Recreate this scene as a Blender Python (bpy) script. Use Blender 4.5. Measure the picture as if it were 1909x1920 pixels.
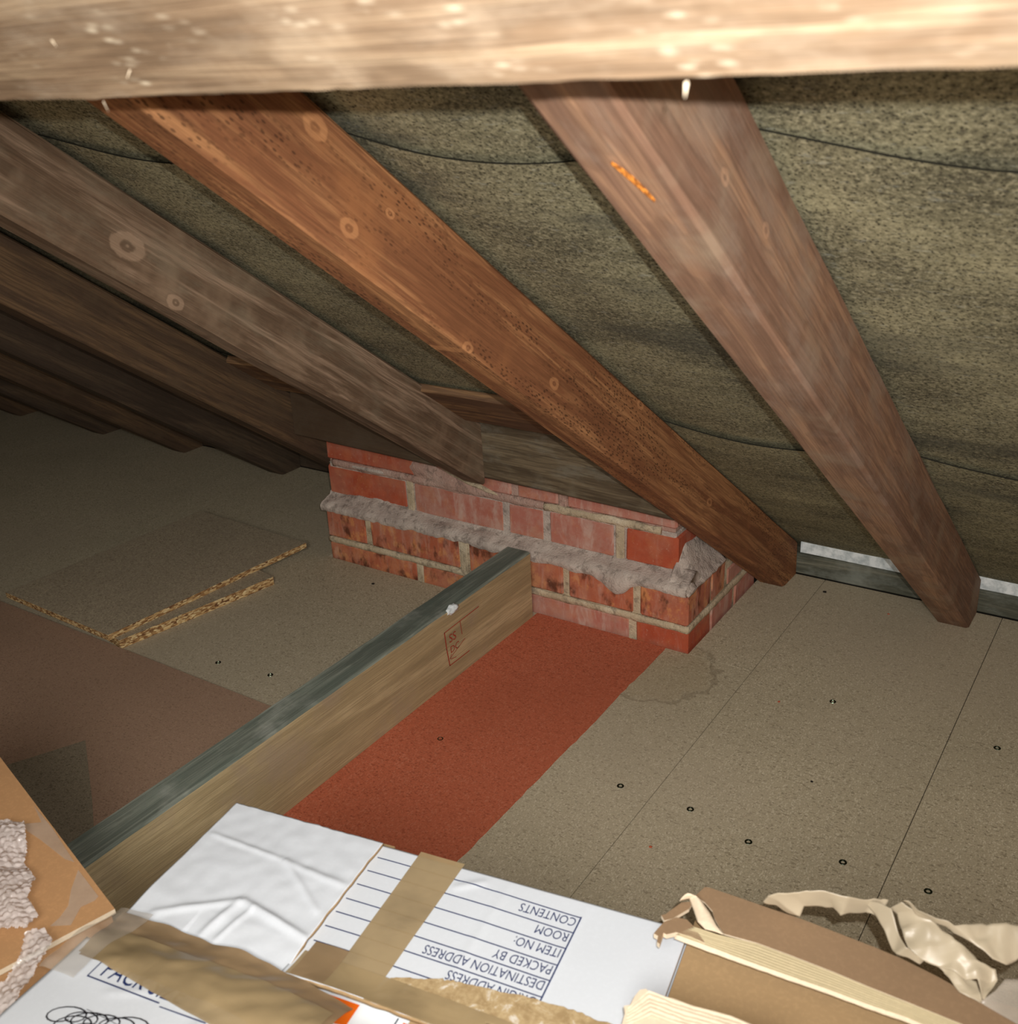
import bpy, bmesh, math, random
from mathutils import Vector, Matrix, noise

for o in list(bpy.data.objects):
    bpy.data.objects.remove(o)
S = bpy.context.scene
COL = S.collection
rnd = random.Random(7)

# ------------------------------------------------------------------ camera
CAM = Vector((0.64154, -1.46036, 0.94))
RT = Vector((0.834330, 0.549497, -0.044111))      # image right
DN = Vector((0.179777, -0.346861, -0.920526))     # image down
FW = Vector((-0.521127, 0.760092, -0.388184))     # view direction
cd = bpy.data.cameras.new('camera')
cam = bpy.data.objects.new('camera', cd); COL.objects.link(cam)
up, bk = -DN, -FW
cam.matrix_world = Matrix(((RT.x, up.x, bk.x, CAM.x), (RT.y, up.y, bk.y, CAM.y), (RT.z, up.z, bk.z, CAM.z), (0, 0, 0, 1)))
cd.sensor_fit = 'HORIZONTAL'; cd.sensor_width = 36; cd.lens = 36 * 1954.76 / 1909
cd.clip_start = 0.02
cd.dof.use_dof = True; cd.dof.focus_distance = 1.55; cd.dof.aperture_fstop = 12.5
S.camera = cam

# ------------------------------------------------------------------ light
w = bpy.data.worlds.new('world'); S.world = w; w.use_nodes = True
w.node_tree.nodes['Background'].inputs[0].default_value = (1.0, .93, .82, 1)
w.node_tree.nodes['Background'].inputs[1].default_value = 0.03
fl = bpy.data.lights.new('phone_flash', 'SPOT')     # the phone's own flash, beside and above its lens
fl.energy = 28; fl.color = (1.0, .975, .94); fl.shadow_soft_size = .003
fl.spot_size = math.radians(92); fl.spot_blend = 1.0
fo = bpy.data.objects.new('phone_flash', fl); COL.objects.link(fo)
fo.matrix_world = cam.matrix_world.copy()
fo.location = CAM + RT * .017 - DN * .019
fill = bpy.data.lights.new('fill_light', 'POINT')    # added soft fill behind the phone to lift the far parts; no real lamp
fill.energy = 50; fill.color = (1, .955, .89); fill.shadow_soft_size = .24
bo = bpy.data.objects.new('fill_light', fill); COL.objects.link(bo)
bo.location = CAM + Vector((.04, -.42, .22))
vs = S.view_settings
vs.view_transform = 'Standard'; vs.look = 'None'; vs.gamma = 1; vs.exposure = 0.28
vs.use_curve_mapping = False

# ------------------------------------------------------------------ node helpers
def lin(h):
    h = h.lstrip('#'); r = []
    for i in (0, 2, 4):
        c = int(h[i:i + 2], 16) / 255
        r.append(c / 12.92 if c <= .04045 else ((c + .055) / 1.055) ** 2.4)
    return (r[0], r[1], r[2], 1)

class NT:
    def __init__(s, name):
        s.m = bpy.data.materials.new(name); s.m.use_nodes = True
        s.t = s.m.node_tree; s.b = s.t.nodes['Principled BSDF']; s.out = s.t.nodes['Material Output']
        s.tc = s.n('ShaderNodeTexCoord')
    def n(s, t, **k):
        x = s.t.nodes.new(t)
        for a, v in k.items(): setattr(x, a, v)
        return x
    def set(s, sock, v):
        if hasattr(v, 'is_output') or isinstance(v, bpy.types.NodeSocket): s.t.links.new(v, sock)
        else: sock.default_value = v
    def obj(s): return s.tc.outputs['Object']
    def pos(s): return s.n('ShaderNodeNewGeometry').outputs['Position']
    def map(s, vec, scale=(1, 1, 1), loc=(0, 0, 0), rot=(0, 0, 0)):
        x = s.n('ShaderNodeMapping'); s.set(x.inputs[0], vec)
        x.inputs['Scale'].default_value = scale; x.inputs['Location'].default_value = loc; x.inputs['Rotation'].default_value = rot
        return x.outputs[0]
    def noise(s, vec, scale=5, det=4, rough=.6, dist=0):
        x = s.n('ShaderNodeTexNoise'); s.set(x.inputs['Vector'], vec)
        x.inputs['Scale'].default_value = scale; x.inputs['Detail'].default_value = det
        x.inputs['Roughness'].default_value = rough; x.inputs['Distortion'].default_value = dist
        return x.outputs['Fac']
    def voro(s, vec, scale=5, out='Distance', feature='F1'):
        x = s.n('ShaderNodeTexVoronoi', feature=feature); s.set(x.inputs['Vector'], vec)
        x.inputs['Scale'].default_value = scale
        return x.outputs[out]
    def ramp(s, f, stops):
        x = s.n('ShaderNodeValToRGB'); s.set(x.inputs[0], f); e = x.color_ramp.elements
        while len(e) < len(stops): e.new(.5)
        for i, (p, c) in enumerate(stops):
            e[i].position = p; e[i].color = c if len(c) == 4 else (*c, 1)
        return x.outputs[0]
    def mask(s, f, a, b):       # 0..1 between a and b
        x = s.n('ShaderNodeMapRange'); s.set(x.inputs[0], f)
        x.inputs[1].default_value = a; x.inputs[2].default_value = b
        x.interpolation_type = 'SMOOTHSTEP'
        return x.outputs[0]
    def mix(s, f, a, b, mode='MIX'):
        x = s.n('ShaderNodeMix', data_type='RGBA', blend_type=mode)
        s.set(x.inputs[0], f); s.set(x.inputs[6], a); s.set(x.inputs[7], b)
        return x.outputs[2]
    def math(s, op, a, b=0.0, c=None):
        x = s.n('ShaderNodeMath', operation=op); s.set(x.inputs[0], a); s.set(x.inputs[1], b)
        if c is not None: s.set(x.inputs[2], c)
        return x.outputs[0]
    def bump(s, h, strength=.4, dist=.002):
        x = s.n('ShaderNodeBump'); s.set(x.inputs['Height'], h)
        x.inputs['Strength'].default_value = strength; x.inputs['Distance'].default_value = dist
        s.t.links.new(x.outputs[0], s.b.inputs['Normal'])
    def done(s, col, rough=.8, spec=.3):
        s.set(s.b.inputs['Base Color'], col); s.set(s.b.inputs['Roughness'], rough)
        s.b.inputs['Specular IOR Level'].default_value = spec
        return s.m

def sc(c, k): return (c[0] * k, c[1] * k, c[2] * k, 1)

def wood(name, dark, light, pale=None, grad=None, knots=(), spots=0.0, dust=0.0, dustcol='#8a8272', grain=1.0, seed=0, rough=.75, wave=.38):
    """sawn timber, grain along local x. knots: (s, t, axis, radius) with axis 'y' (wide face) or 'z'"""
    N = NT(name); o = N.map(N.obj(), loc=(seed * 3.7, seed * 1.3, seed * 2.1))
    g1 = N.noise(N.map(o, (1.2 * grain, 16 * grain, 16 * grain)), 2.2, 5, .62, .9)
    g2 = N.noise(N.map(o, (4, 160, 160)), 2.5, 3, .6, .2)
    mott = N.noise(o, 9, 4, .65)
    d, l = lin(dark), lin(light)
    c = N.ramp(g1, [(.30, sc(d, .8)), (.46, d), (.60, l), (.75, sc(l, 1.15))])
    c = N.mix(N.math('MULTIPLY', N.mask(g2, .44, .60), .42), c, sc(d, .6))
    wv = N.n('ShaderNodeTexWave', wave_type='BANDS', bands_direction='Z'); N.set(wv.inputs['Vector'], N.map(o, (.25, .6, 1)))
    for k_, x_ in (('Scale', 26), ('Distortion', 9), ('Detail', 3), ('Detail Scale', 1.6)): wv.inputs[k_].default_value = x_
    c = N.mix(N.math('MULTIPLY', N.mask(wv.outputs['Fac'], .72, .98), wave), c, sc(d, .62))
    if pale: c = N.mix(N.math('MULTIPLY', N.mask(mott, .5, .72), .75), c, lin(pale))
    if spots:
        v = N.voro(N.map(o, (55, 130, 130)), 2.2)
        reg = N.mask(N.noise(N.map(o, (1.2, 7, 7)), 3.2, 3), .40, .60)
        c = N.mix(N.math('MULTIPLY', N.math('MULTIPLY', N.mask(v, .42, .20), reg), spots), c, sc(d, .22))
    if dust:
        dn = N.noise(N.map(N.obj(), (3, 7, 7)), 3.3, 5, .7)
        c = N.mix(N.math('MULTIPLY', N.mask(dn, .45, .68), dust), c, lin(dustcol))
    raw = N.n('ShaderNodeSeparateXYZ'); N.set(raw.inputs[0], N.obj())
    if grad: c = N.mix(N.math('MULTIPLY', N.mask(N.math('ADD', raw.outputs[0], N.math('MULTIPLY', mott, .1)), grad[1], grad[0]), .85), c, lin(grad[2]))
    for (ks, kt, ax, kr) in knots:
        ds = N.math('DIVIDE', N.math('SUBTRACT', raw.outputs[0], ks), kr * 1.5)
        dt = N.math('DIVIDE', N.math('SUBTRACT', raw.outputs[1 if ax == 'z' else 2], kt), kr)
        r = N.math('SQRT', N.math('ADD', N.math('MULTIPLY', ds, ds), N.math('MULTIPLY', dt, dt)))
        r = N.math('ADD', r, N.math('MULTIPLY', N.math('SUBTRACT', N.noise(o, 90, 2, .5), .5), .45))
        m = N.mask(r, 1.15, .75)
        ring = N.mask(N.math('SINE', N.math('MULTIPLY', r, 7.5)), -.3, 1.0)
        kc = N.mix(ring, sc(l, 1.6), sc(d, .9))
        c = N.mix(N.math('MULTIPLY', m, .36), c, kc)
    N.bump(N.math('ADD', g2, N.math('MULTIPLY', g1, .6)), .45, .0015)
    return N.done(c, rough, .25)

# ------------------------------------------------------------------ object helpers
def link(name, me, mat=None, parent=None, **tags):
    o = bpy.data.objects.new(name, me); COL.objects.link(o)
    if mat is not None and me is not None and not me.materials:
        for m in (mat if isinstance(mat, (list, tuple)) else [mat]): me.materials.append(m)
    if parent is not None:
        o.parent = parent; o.matrix_parent_inverse = parent.matrix_basis.inverted()
        if parent.parent: o.matrix_parent_inverse = (parent.parent.matrix_basis @ Matrix() ).inverted() if False else o.matrix_parent_inverse
    for k, v in tags.items(): o[k] = v
    return o

def empty(name, loc, **tags):
    o = bpy.data.objects.new(name, None); COL.objects.link(o); o.location = loc; o.empty_display_size = .05
    o.matrix_basis = Matrix.Translation(loc)
    for k, v in tags.items(): o[k] = v
    return o

def bm_mesh(bm, name='mesh', smooth=False):
    me = bpy.data.meshes.new(name); bmesh.ops.recalc_face_normals(bm, faces=bm.faces); bm.to_mesh(me); bm.free()
    if smooth:
        for p in me.polygons: p.use_smooth = True
    return me

def pydata(v, f, name='mesh', smooth=False):
    me = bpy.data.meshes.new(name); me.from_pydata([tuple(x) for x in v], [], f); me.update()
    if smooth:
        for p in me.polygons: p.use_smooth = True
    return me

def box_bm(x0, x1, y0, y1, z0, z1, bevel=0, bm=None):
    own = bm is None
    if own: bm = bmesh.new()
    vs_ = [bm.verts.new((x, y, z)) for x in (x0, x1) for y in (y0, y1) for z in (z0, z1)]
    fs = [(0, 1, 3, 2), (4, 6, 7, 5), (0, 4, 5, 1), (2, 3, 7, 6), (0, 2, 6, 4), (1, 5, 7, 3)]
    fc = [bm.faces.new([vs_[i] for i in f]) for f in fs]
    if bevel:
        ed = list({e for f in fc for e in f.edges})
        bmesh.ops.bevel(bm, geom=ed, offset=bevel, segments=1, affect='EDGES', profile=.5)
    return bm

def box(name, x0, x1, y0, y1, z0, z1, mat, parent=None, bevel=0, **tags):
    return link(name, bm_mesh(box_bm(x0, x1, y0, y1, z0, z1, bevel)), mat, parent, **tags)

def slab(pts, thick, bevel=0):
    """polygon (list of 3d points, flat) extruded downwards by thick"""
    bm = bmesh.new()
    n = Vector((0, 0, 1))
    top = [bm.verts.new(p) for p in pts]
    bot = [bm.verts.new(Vector(p) - n * thick) for p in pts]
    bm.faces.new(top); bm.faces.new(bot[::-1])
    for i in range(len(pts)):
        j = (i + 1) % len(pts); bm.faces.new((top[i], bot[i], bot[j], top[j]))
    return bm

def frame(o, ex, ey, ez):
    return Matrix(((ex.x, ey.x, ez.x, o.x), (ex.y, ey.y, ez.y, o.y), (ex.z, ey.z, ez.z, o.z), (0, 0, 0, 1)))

# ------------------------------------------------------------------ materials
def m_chip(name, base, fleck_l, fleck_d, tint=None, stain=False):
    N = NT(name); p = N.pos()
    a = N.noise(N.map(p, (1, 1, 1)), 420, 3, .7)
    v = N.voro(N.map(p, (1, .5, 1), rot=(0, 0, .6)), 640, 'Color')
    sv = N.n('ShaderNodeSeparateColor'); N.set(sv.inputs[0], v)
    v2 = N.voro(N.map(p, (.5, 1, 1), rot=(0, 0, .3)), 560, 'Color')
    sv2 = N.n('ShaderNodeSeparateColor'); N.set(sv2.inputs[0], v2)
    b = lin(base)
    c = N.ramp(a, [(.3, sc(b, .72)), (.5, b), (.7, sc(b, 1.25))])
    c = N.mix(N.math('MULTIPLY', N.mask(sv.outputs[0], .82, .90), .55), c, lin(fleck_l))
    c = N.mix(N.math('MULTIPLY', N.mask(sv2.outputs[1], .88, .94), .5), c, lin(fleck_d))
    big = N.noise(p, 3.2, 4, .6)
    c = N.mix(N.math('MULTIPLY', N.mask(big, .4, .7), .22), c, sc(b, .62))
    if tint:
        t2 = N.noise(N.map(p, (1, 1, 1), (3, 1, 2)), 1.6, 3, .5)
        c = N.mix(N.math('MULTIPLY', N.mask(t2, .45, .65), .4), c, lin(tint))
    if stain:                       # old water mark beside the brickwork
        q = N.n('ShaderNodeVectorMath', operation='DISTANCE'); N.set(q.inputs[0], p); q.inputs[1].default_value = (-.02, -.075, 0)
        d = N.math('ADD', q.outputs['Value'], N.math('MULTIPLY', N.noise(p, 22, 3), .07))
        c = N.mix(N.math('MULTIPLY', N.mask(d, .135, .12), .22), c, lin('#9a8560'))
        ring = N.math('MULTIPLY', N.mask(d, .128, .134), N.mask(d, .141, .136))
        c = N.mix(N.math('MULTIPLY', ring, .32), c, lin('#5a4a32'))
    N.bump(a, .25, .0008)
    return N.done(c, .72, .25)

M = {}
M['chip'] = m_chip('chipboard', '#b6aa90', '#ded4ba', '#665a44', '#b3a590', stain=True)
M['chip_loose'] = m_chip('loose chipboard', '#a99b84', '#cfc2a2', '#655842')
M['red_paint'] = m_chip('red painted chipboard', '#bb664a', '#cf8468', '#7a3522', '#ac5a3e')
M['hardboard'] = m_chip('brown board', '#aa8a74', '#c2a48a', '#6c5442', '#9a806a')

N = NT('chipboard cut edge'); p = N.pos()
v = N.voro(N.map(p, (1, .6, 2)), 210, 'Color'); s_ = N.n('ShaderNodeSeparateColor'); N.set(s_.inputs[0], v)
c = N.ramp(s_.outputs[0], [(0, lin('#6d4a30')), (.35, lin('#a07a4e')), (.7, lin('#cfae79')), (1, lin('#e3cd9c'))])
N.bump(s_.outputs[1], .8, .002); M['chip_edge'] = N.done(c, .85)

N = NT('roofing felt'); p = N.pos()
a = N.noise(p, 230, 4, .78); b2 = N.noise(N.map(p, (1, 2.0, 2.0)), 5.5, 6, .66); f = N.noise(N.map(p, (.4, 1.2, 1.2)), 150, 3, .7)
v = N.voro(p, 210)
c = N.ramp(b2, [(.32, lin('#66624f')), (.5, lin('#878268')), (.68, lin('#a19b7c'))])
c = N.mix(N.math('MULTIPLY', N.mask(a, .50, .64), .55), c, lin('#c4bc9c'))
c = N.mix(N.math('MULTIPLY', N.mask(v, .30, .14), .85), c, lin('#26231c'))
c = N.mix(N.math('MULTIPLY', N.mask(a, .48, .38), .7), c, lin('#35312a'))
c = N.mix(N.math('MULTIPLY', N.mask(f, .58, .72), .35), c, lin('#b4b8ae'))
blot = N.noise(N.map(p, (.8, 2.6, 2.6), (4, 0, 0)), 3.0, 5, .65)
c = N.mix(N.math('MULTIPLY', N.mask(blot, .52, .66), .5), c, lin('#4a4b45'))
N.bump(a, .5, .0012); M['felt'] = N.done(c, .9, .15)

N = NT('felt lap edge'); M['felt_edge'] = N.done(lin('#23221c'), .9, .1)

def m_brick(name, cols, streak, dirt):
    N = NT(name); p = N.pos(); oi = N.n('ShaderNodeObjectInfo')
    r = oi.outputs['Random']
    base = N.ramp(r, [(0, lin(cols[0])), (.5, lin(cols[1])), (1, lin(cols[2]))])
    n1 = N.noise(p, 38, 5, .65); n2 = N.noise(N.map(p, (30, 30, 7)), 1.5, 5, .7, .6); n3 = N.noise(p, 160, 3, .7)
    base = N.mix(N.mask(n1, .38, .66), base, lin(cols[3]))
    base = N.mix(N.math('MULTIPLY', N.mask(N.noise(N.map(p, (1, 1, .8), (7, 3, 2)), 30, 5, .65), .5, .62), min(1, dirt + .1)), base, lin('#cf8a58'))
    base = N.mix(N.math('MULTIPLY', N.mask(N.noise(p, 9, 4, .6), .42, .62), .28), base, lin('#a58572'))
    base = N.mix(N.math('MULTIPLY', N.mask(n2, .48, .70), streak), base, lin('#c9ab9d'))
    base = N.mix(N.math('MULTIPLY', N.mask(N.noise(N.map(p, (20, 20, 11), (2, 5, 1)), 1.6, 4), .50, .66), dirt), base, lin('#46281c'))
    base = N.mix(N.math('MULTIPLY', N.mask(n3, .6, .75), .3), base, lin('#dab49a'))
    N.bump(N.math('ADD', n1, N.math('MULTIPLY', n3, .4)), .5, .002)
    return N.done(base, .85, .2)
M['brick_clean'] = m_brick('clean red brick', ('#b4583c', '#b0543a', '#b85e42', '#a84e34'), .14, .06)
M['brick_burnt'] = m_brick('burnt orange brick', ('#bf7250', '#b56a50', '#c47a54', '#b06044'), .34, .82)
M['brick_dusty'] = m_brick('dusty pink brick', ('#b57262', '#b87a6a', '#b06a58', '#bc8878'), .70, .10)

def m_mortar(name, c0, c1, c2):
    N = NT(name); p = N.pos(); a = N.noise(p, 55, 6, .7); b = N.noise(p, 240, 3, .7); d = N.noise(p, 18, 3, .6)
    c = N.ramp(d, [(.35, lin(c0)), (.55, lin(c1)), (.7, lin(c2))])
    c = N.mix(N.math('MULTIPLY', N.mask(a, .5, .36), .5), c, lin('#5b5048'))
    c = N.mix(N.math('MULTIPLY', N.mask(b, .58, .72), .4), c, lin('#e6dccb'))
    N.bump(N.math('ADD', a, b), .8, .003)
    return N.done(c, .9, .15)
M['mortar'] = m_mortar('cream mortar', '#b9a88c', '#c9b89b', '#d6c8ad')
M['mortar_grey'] = m_mortar('grey mortar', '#b0a197', '#c4b6aa', '#d4c8bc')
M['mortar_pink'] = m_mortar('pinkish mortar wash', '#b08e80', '#b99a8c', '#c2a89a')

N = NT('white foam strip'); a = N.noise(N.obj(), 60, 4); M['foam'] = N.done(N.ramp(a, [(.35, lin('#bcc6c8')), (.6, lin('#f0f6f7'))]), .7)

def m_card(name, base, rough=.75, amt=.16, spec=.2):
    N = NT(name); p = N.pos(); a = N.noise(N.map(p, (1, 1, 1)), 260, 3, .7); b = N.noise(p, 12, 3, .6)
    k = lin(base); c = N.mix(N.math('MULTIPLY', N.mask(a, .45, .68), amt * 2), k, sc(k, 1.35))
    c = N.mix(N.math('MULTIPLY', N.mask(b, .4, .7), amt), c, sc(k, .7))
    N.bump(b, .15, .001); return N.done(c, rough, spec)
M['kraft'] = m_card('kraft cardboard', '#a58a66')
M['kraft_grey'] = m_card('greyish kraft cardboard', '#8d745a')
M['kraft_orange'] = m_card('orange kraft cardboard', '#b58b62')
M['kraft_pale'] = m_card('torn cardboard core', '#dccbb2')
M['flute'] = m_card('exposed corrugation', '#b7a988', amt=.1)
M['white'] = m_card('white coated card', '#d2d8e0', .5, .04, .35)
M['ink'] = NT('blue print').done(lin('#22305f'), .6)
M['pen'] = NT('black pen').done(lin('#15131a'), .5)
M['stampink'] = NT('red stamp ink').done(lin('#a03626'), .8)
M['orange'] = NT('orange print').done(lin('#e2660f'), .5)
M['pwhite'] = NT('white print').done(lin('#e4e8ea'), .5)
M['line'] = NT('dark print line').done(lin('#3a4152'), .6)

def m_tape(name, col, alpha, rough=.3, bump=.3):
    N = NT(name); p = N.pos(); a = N.noise(N.map(p, (1, 1, 1)), 22, 3, .55, .6)
    N.bump(a, bump, .004); k = lin(col)
    c = N.mix(N.mask(N.noise(p, 14, 3), .4, .65), k, sc(k, .8))
    N.set(N.b.inputs['Alpha'], alpha)
    return N.done(c, rough, .45)
M['tape'] = m_tape('brown parcel tape', '#a8936f', .84)
M['tape_dark'] = m_tape('brown parcel tape doubled', '#9a8263', .93)
M['tape_loose'] = m_tape('crumpled parcel tape', '#b9ac94', .95, .38, .5)
M['tape_clear'] = m_tape('clear tape', '#d6ccbe', .36, .25)
M['bubble'] = m_tape('bubble wrap film', '#faf5f6', .52, .14, .35)
def glints(m):
    t = m.node_tree; b = t.nodes['Principled BSDF']
    tc = t.nodes.new('ShaderNodeTexCoord'); v = t.nodes.new('ShaderNodeTexVoronoi'); v.inputs['Scale'].default_value = 170; t.links.new(tc.outputs['Object'], v.inputs['Vector'])
    bp = t.nodes.new('ShaderNodeBump'); bp.inputs['Strength'].default_value = .9; bp.inputs['Distance'].default_value = .0022
    t.links.new(v.outputs['Distance'], bp.inputs['Height']); t.links.new(bp.outputs[0], b.inputs['Normal'])
    b.inputs['Coat Weight'].default_value = 1; b.inputs['Coat Roughness'].default_value = .06; t.links.new(bp.outputs[0], b.inputs['Coat Normal'])
glints(M['bubble'])
M['bubble'].node_tree.nodes['Principled BSDF'].inputs['Specular IOR Level'].default_value = .9
N = NT('steel screw'); N.b.inputs['Metallic'].default_value = 1; M['screw'] = N.done(lin('#4f5a4c'), .3)
M['dark'] = NT('dark void').done(lin('#241f1a'), .9)

# ------------------------------------------------------------------ structure: floor
floor = box('floor', -6.2, 2.4, -3.1, .60, -.06, -.02, M['dark'], kind='structure')
PW = .32
def panel(x0, x1, y0, y1):
    g, b_ = (.0006, 0) if x1 > 0 else (.0002, 0)
    return box('floor_panel', x0 + g, x1 - g, y0 + g, y1 - g, -.0195, 0, M['chip'], floor, bevel=b_)
xs = [.12 + PW * k for k in range(-19, 8)]
rows = (-2.83, -1.61, -.39, .3815)
panels = {}
for i in range(len(xs) - 1):
    for j in range(3):
        a, b, c0, c1 = xs[i], xs[i + 1], rows[j], rows[j + 1]
        if j == 2 and b > -.83 and a < 0:           # cut round the brickwork
            if a < -.83: panels[i, j] = panel(a, -.832, c0, c1); panel(-.832, b, c0, -.004)
            elif b > 0: panels[i, j] = panel(a, b, c0, -.004); panel(.004, b, -.004, c1)
            else: panels[i, j] = panel(a, b, c0, -.004)
        else: panels[i, j] = panel(a, b, c0, c1)
def screw_mesh():
    bm = bmesh.new(); n = 12
    prof = [(.0052, 0), (.0048, .0006), (.0030, .0008), (.0022, -.0006), (0, -.0009)]
    rings = []
    for r, z in prof[:-1]:
        rings.append([bm.verts.new((r * math.cos(2 * math.pi * k / n), r * math.sin(2 * math.pi * k / n), z)) for k in range(n)])
    ctr = bm.verts.new((0, 0, prof[-1][1]))
    for a, b in zip(rings, rings[1:]):
        for k in range(n): bm.faces.new((a[k], a[(k + 1) % n], b[(k + 1) % n], b[k]))
    for k in range(n): bm.faces.new((rings[-1][k], rings[-1][(k + 1) % n], ctr))
    return bm_mesh(bm, 'screw')
sm = screw_mesh(); sm.materials.append(M['screw'])
for x, y in ((.263, -.028), (.505, -.031), (.072, -.383), (.178, -.380), (.270, -.402), (.386, -.378), (.489, -.376), (-.703, -.432), (-.590, -.416), (-.22, -.42)):
    i = int((x - xs[0]) / PW); j = 2 if y > -.39 else 1
    o = link('screw', sm, None, panels.get((i, j), floor)); o.location = (x, y, .0003)
# red painted strip beside the timber, uneven brush edge on the open side
pts = [(-.303, -.005), ]
n = 70
for k in range(n + 1):
    y = -.005 - (1.06 - .005) * k / n
    pts.append((-.037 + .004 * noise.noise((y * 9, 1, 0)) + .0022 * noise.noise((y * 60, 5, 0)), y))
pts.append((-.303, -1.06))
bm = slab([(x, y, .0009) for x, y in pts], .0008); link('painted_strip', bm_mesh(bm), M['red_paint'], floor, label='strip of floor painted brick red')

# ------------------------------------------------------------------ structure: roof slope
TH = math.radians(36); CT, ST = math.cos(TH), math.sin(TH)
NRM = Vector((0, ST, CT)); D0 = ST * .315
SD = Vector((0, CT, -ST))                        # down the slope
def roof_pt(x, y, off):                          # point over plan position y on the plane `off` above the rafter undersides
    return Vector((x, y, (D0 + off - ST * y) / CT))
def uof(p): return p.dot(SD)
YR = -2.35                                        # ridge
ceil = empty('ceiling', roof_pt(-1, YR, .1), kind='structure')
RX = [2.02, 1.62, 1.22, .78, .35, -.01, -.44, -.875, -1.315, -1.70, -2.06, -2.465, -2.86, -3.26, -3.66, -4.06, -4.46, -4.86, -5.26, -5.66, -6.06]
def sag(x):
    for a, b in zip(RX, RX[1:]):
        if b <= x <= a:
            t = (x - b) / (a - b); return math.sin(math.pi * t)
    return 0
def felt(ya, yb, off, seed):
    """sheet from plan ya (upper edge) to yb (lower edge), drooping between rafters"""
    nx, ny = 420, 26; v = []; f = []
    x0, x1 = -6.1, 2.1
    for j in range(ny + 1):
        for i in range(nx + 1):
            x = x0 + (x1 - x0) * i / nx; t = j / ny; s = sag(x)
            dy = .026 * s * (1 - t) ** 3                   # the free upper edge slips down mid-span
            y = ya + (yb - ya) * t + dy * (1 + .5 * noise.noise((x * 1.7, seed, 0)))
            dr = -.010 * s * (.35 + .65 * (1 - t)) + .004 * noise.noise((x * 5, y * 5, seed)) * min(1, s * 1.5)
            v.append(roof_pt(x, y, off + dr))
    W = nx + 1
    for j in range(ny):
        for i in range(nx): f.append((j * W + i, j * W + i + 1, (j + 1) * W + i + 1, (j + 1) * W + i))
    me = pydata(v, f, 'felt', True)
    o = link('felt_strip', me, [M['felt'], M['felt_edge']], ceil)
    md = o.modifiers.new('t', 'SOLIDIFY'); md.thickness = .0016; md.offset = 0; md.material_offset_rim = 1; es = o.modifiers.new('e', 'EDGE_SPLIT'); es.split_angle = .8
    return o
felt(-.185, .435, .1015, 1); felt(-.745, -.10, .106, 2); felt(-1.32, -.665, .1105, 3); felt(-1.9, -1.24, .115, 4); felt(YR, -1.82, .12, 5)
# far slope of the roof behind the camera, and the two ends
zr = roof_pt(0, YR, .13).z
link('roof_slope', pydata([(-6.1, YR, zr), (2.1, YR, zr), (2.1, YR - 2.3, zr - 2.3 * ST / CT), (-6.1, YR - 2.3, zr - 2.3 * ST / CT)], [(0, 1, 2, 3)]), M['felt'], ceil)
for nm, x in (('wall_left', -6.12), ('wall_right', 2.12)):
    link(nm, bm_mesh(box_bm(x - .03, x + .03, -4.6, .42, -.02, zr)), M['brick_dusty'], kind='structure')

# ------------------------------------------------------------------ rafters
def rafter(xa, xb, width, mat, label, ytop=YR, yend=.379, depth=.095, seed=0, cut=True, rough=.0012, zrot=0):
    """xa/xb: left edge of the underside at plan y=-.9 and y=.31"""
    k = (xb - xa) / 1.21
    xat = lambda y: xa + (y + .9) * k
    o0 = roof_pt(xat(yend), yend, 0)
    ex = (roof_pt(xat(-1.5), -1.5, 0) - o0).normalized()      # local x runs up the slope
    ez = (NRM - ex * NRM.dot(ex)).normalized(); ey = ez.cross(ex)
    if ey.x < 0: ey = -ey
    L = (roof_pt(xat(ytop), ytop, 0) - o0).length
    mtx = frame(o0, ex, ey, ez); inv = mtx.inverted()
    bm = bmesh.new(); ns = 60; b = .0035; rings = []
    prof = [(b, 0), (width - b, 0), (width, b), (width, depth - b), (width - b, depth), (b, depth), (0, depth - b), (0, b)]
    for i in range(ns + 1):
        x = -.22 + (L + .22) * (i / ns) ; r = []
        for q, (yy, zz) in enumerate(prof):
            r.append(bm.verts.new((x, yy + rough * 1.4 * noise.noise((x * 7, q // 2 * 3.1, seed)), zz + (rough * 1.6 * noise.noise((x * 6, q // 2 * 2.3 + 9, seed)) if q in (7, 0, 1, 2) else 0))))
        rings.append(r)
    for a, c in zip(rings, rings[1:]):
        for q in range(8): bm.faces.new((a[q], a[(q + 1) % 8], c[(q + 1) % 8], c[q]))
    bm.faces.new(rings[0]); bm.faces.new(rings[-1][::-1])
    def cutp(pw, nw):
        pl = inv @ pw; nl = (inv.to_3x3() @ nw)
        g = bm.verts[:] + bm.edges[:] + bm.faces[:]
        r = bmesh.ops.bisect_plane(bm, geom=g, plane_co=pl, plane_no=nl, clear_outer=True)
        ed = [e for e in r['geom_cut'] if isinstance(e, bmesh.types.BMEdge)]
        if ed: bmesh.ops.edgeloop_fill(bm, edges=ed)
    cutp(Vector((0, yend, 0)), Vector((0, 1, 0)))
    cutp(Vector((0, 0, .0008)), Vector((0, 0, -1)))
    o = link('rafter', bm_mesh(bm, 'rafter'), mat, label=label, category='rafter', group='sloping rafters under the roof felt')
    o.matrix_world = mtx
    return o
def sloc(y): return (.379 - y) / CT               # local x of a plan position
W1 = wood('grey brown rafter timber', '#8a6a56', '#a98468', '#9f8a74', spots=0, dust=.35, dustcol='#a39182', seed=1,
          knots=((1.51, .04, 'y', .006), (1.424, .05, 'y', .006)))
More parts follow.
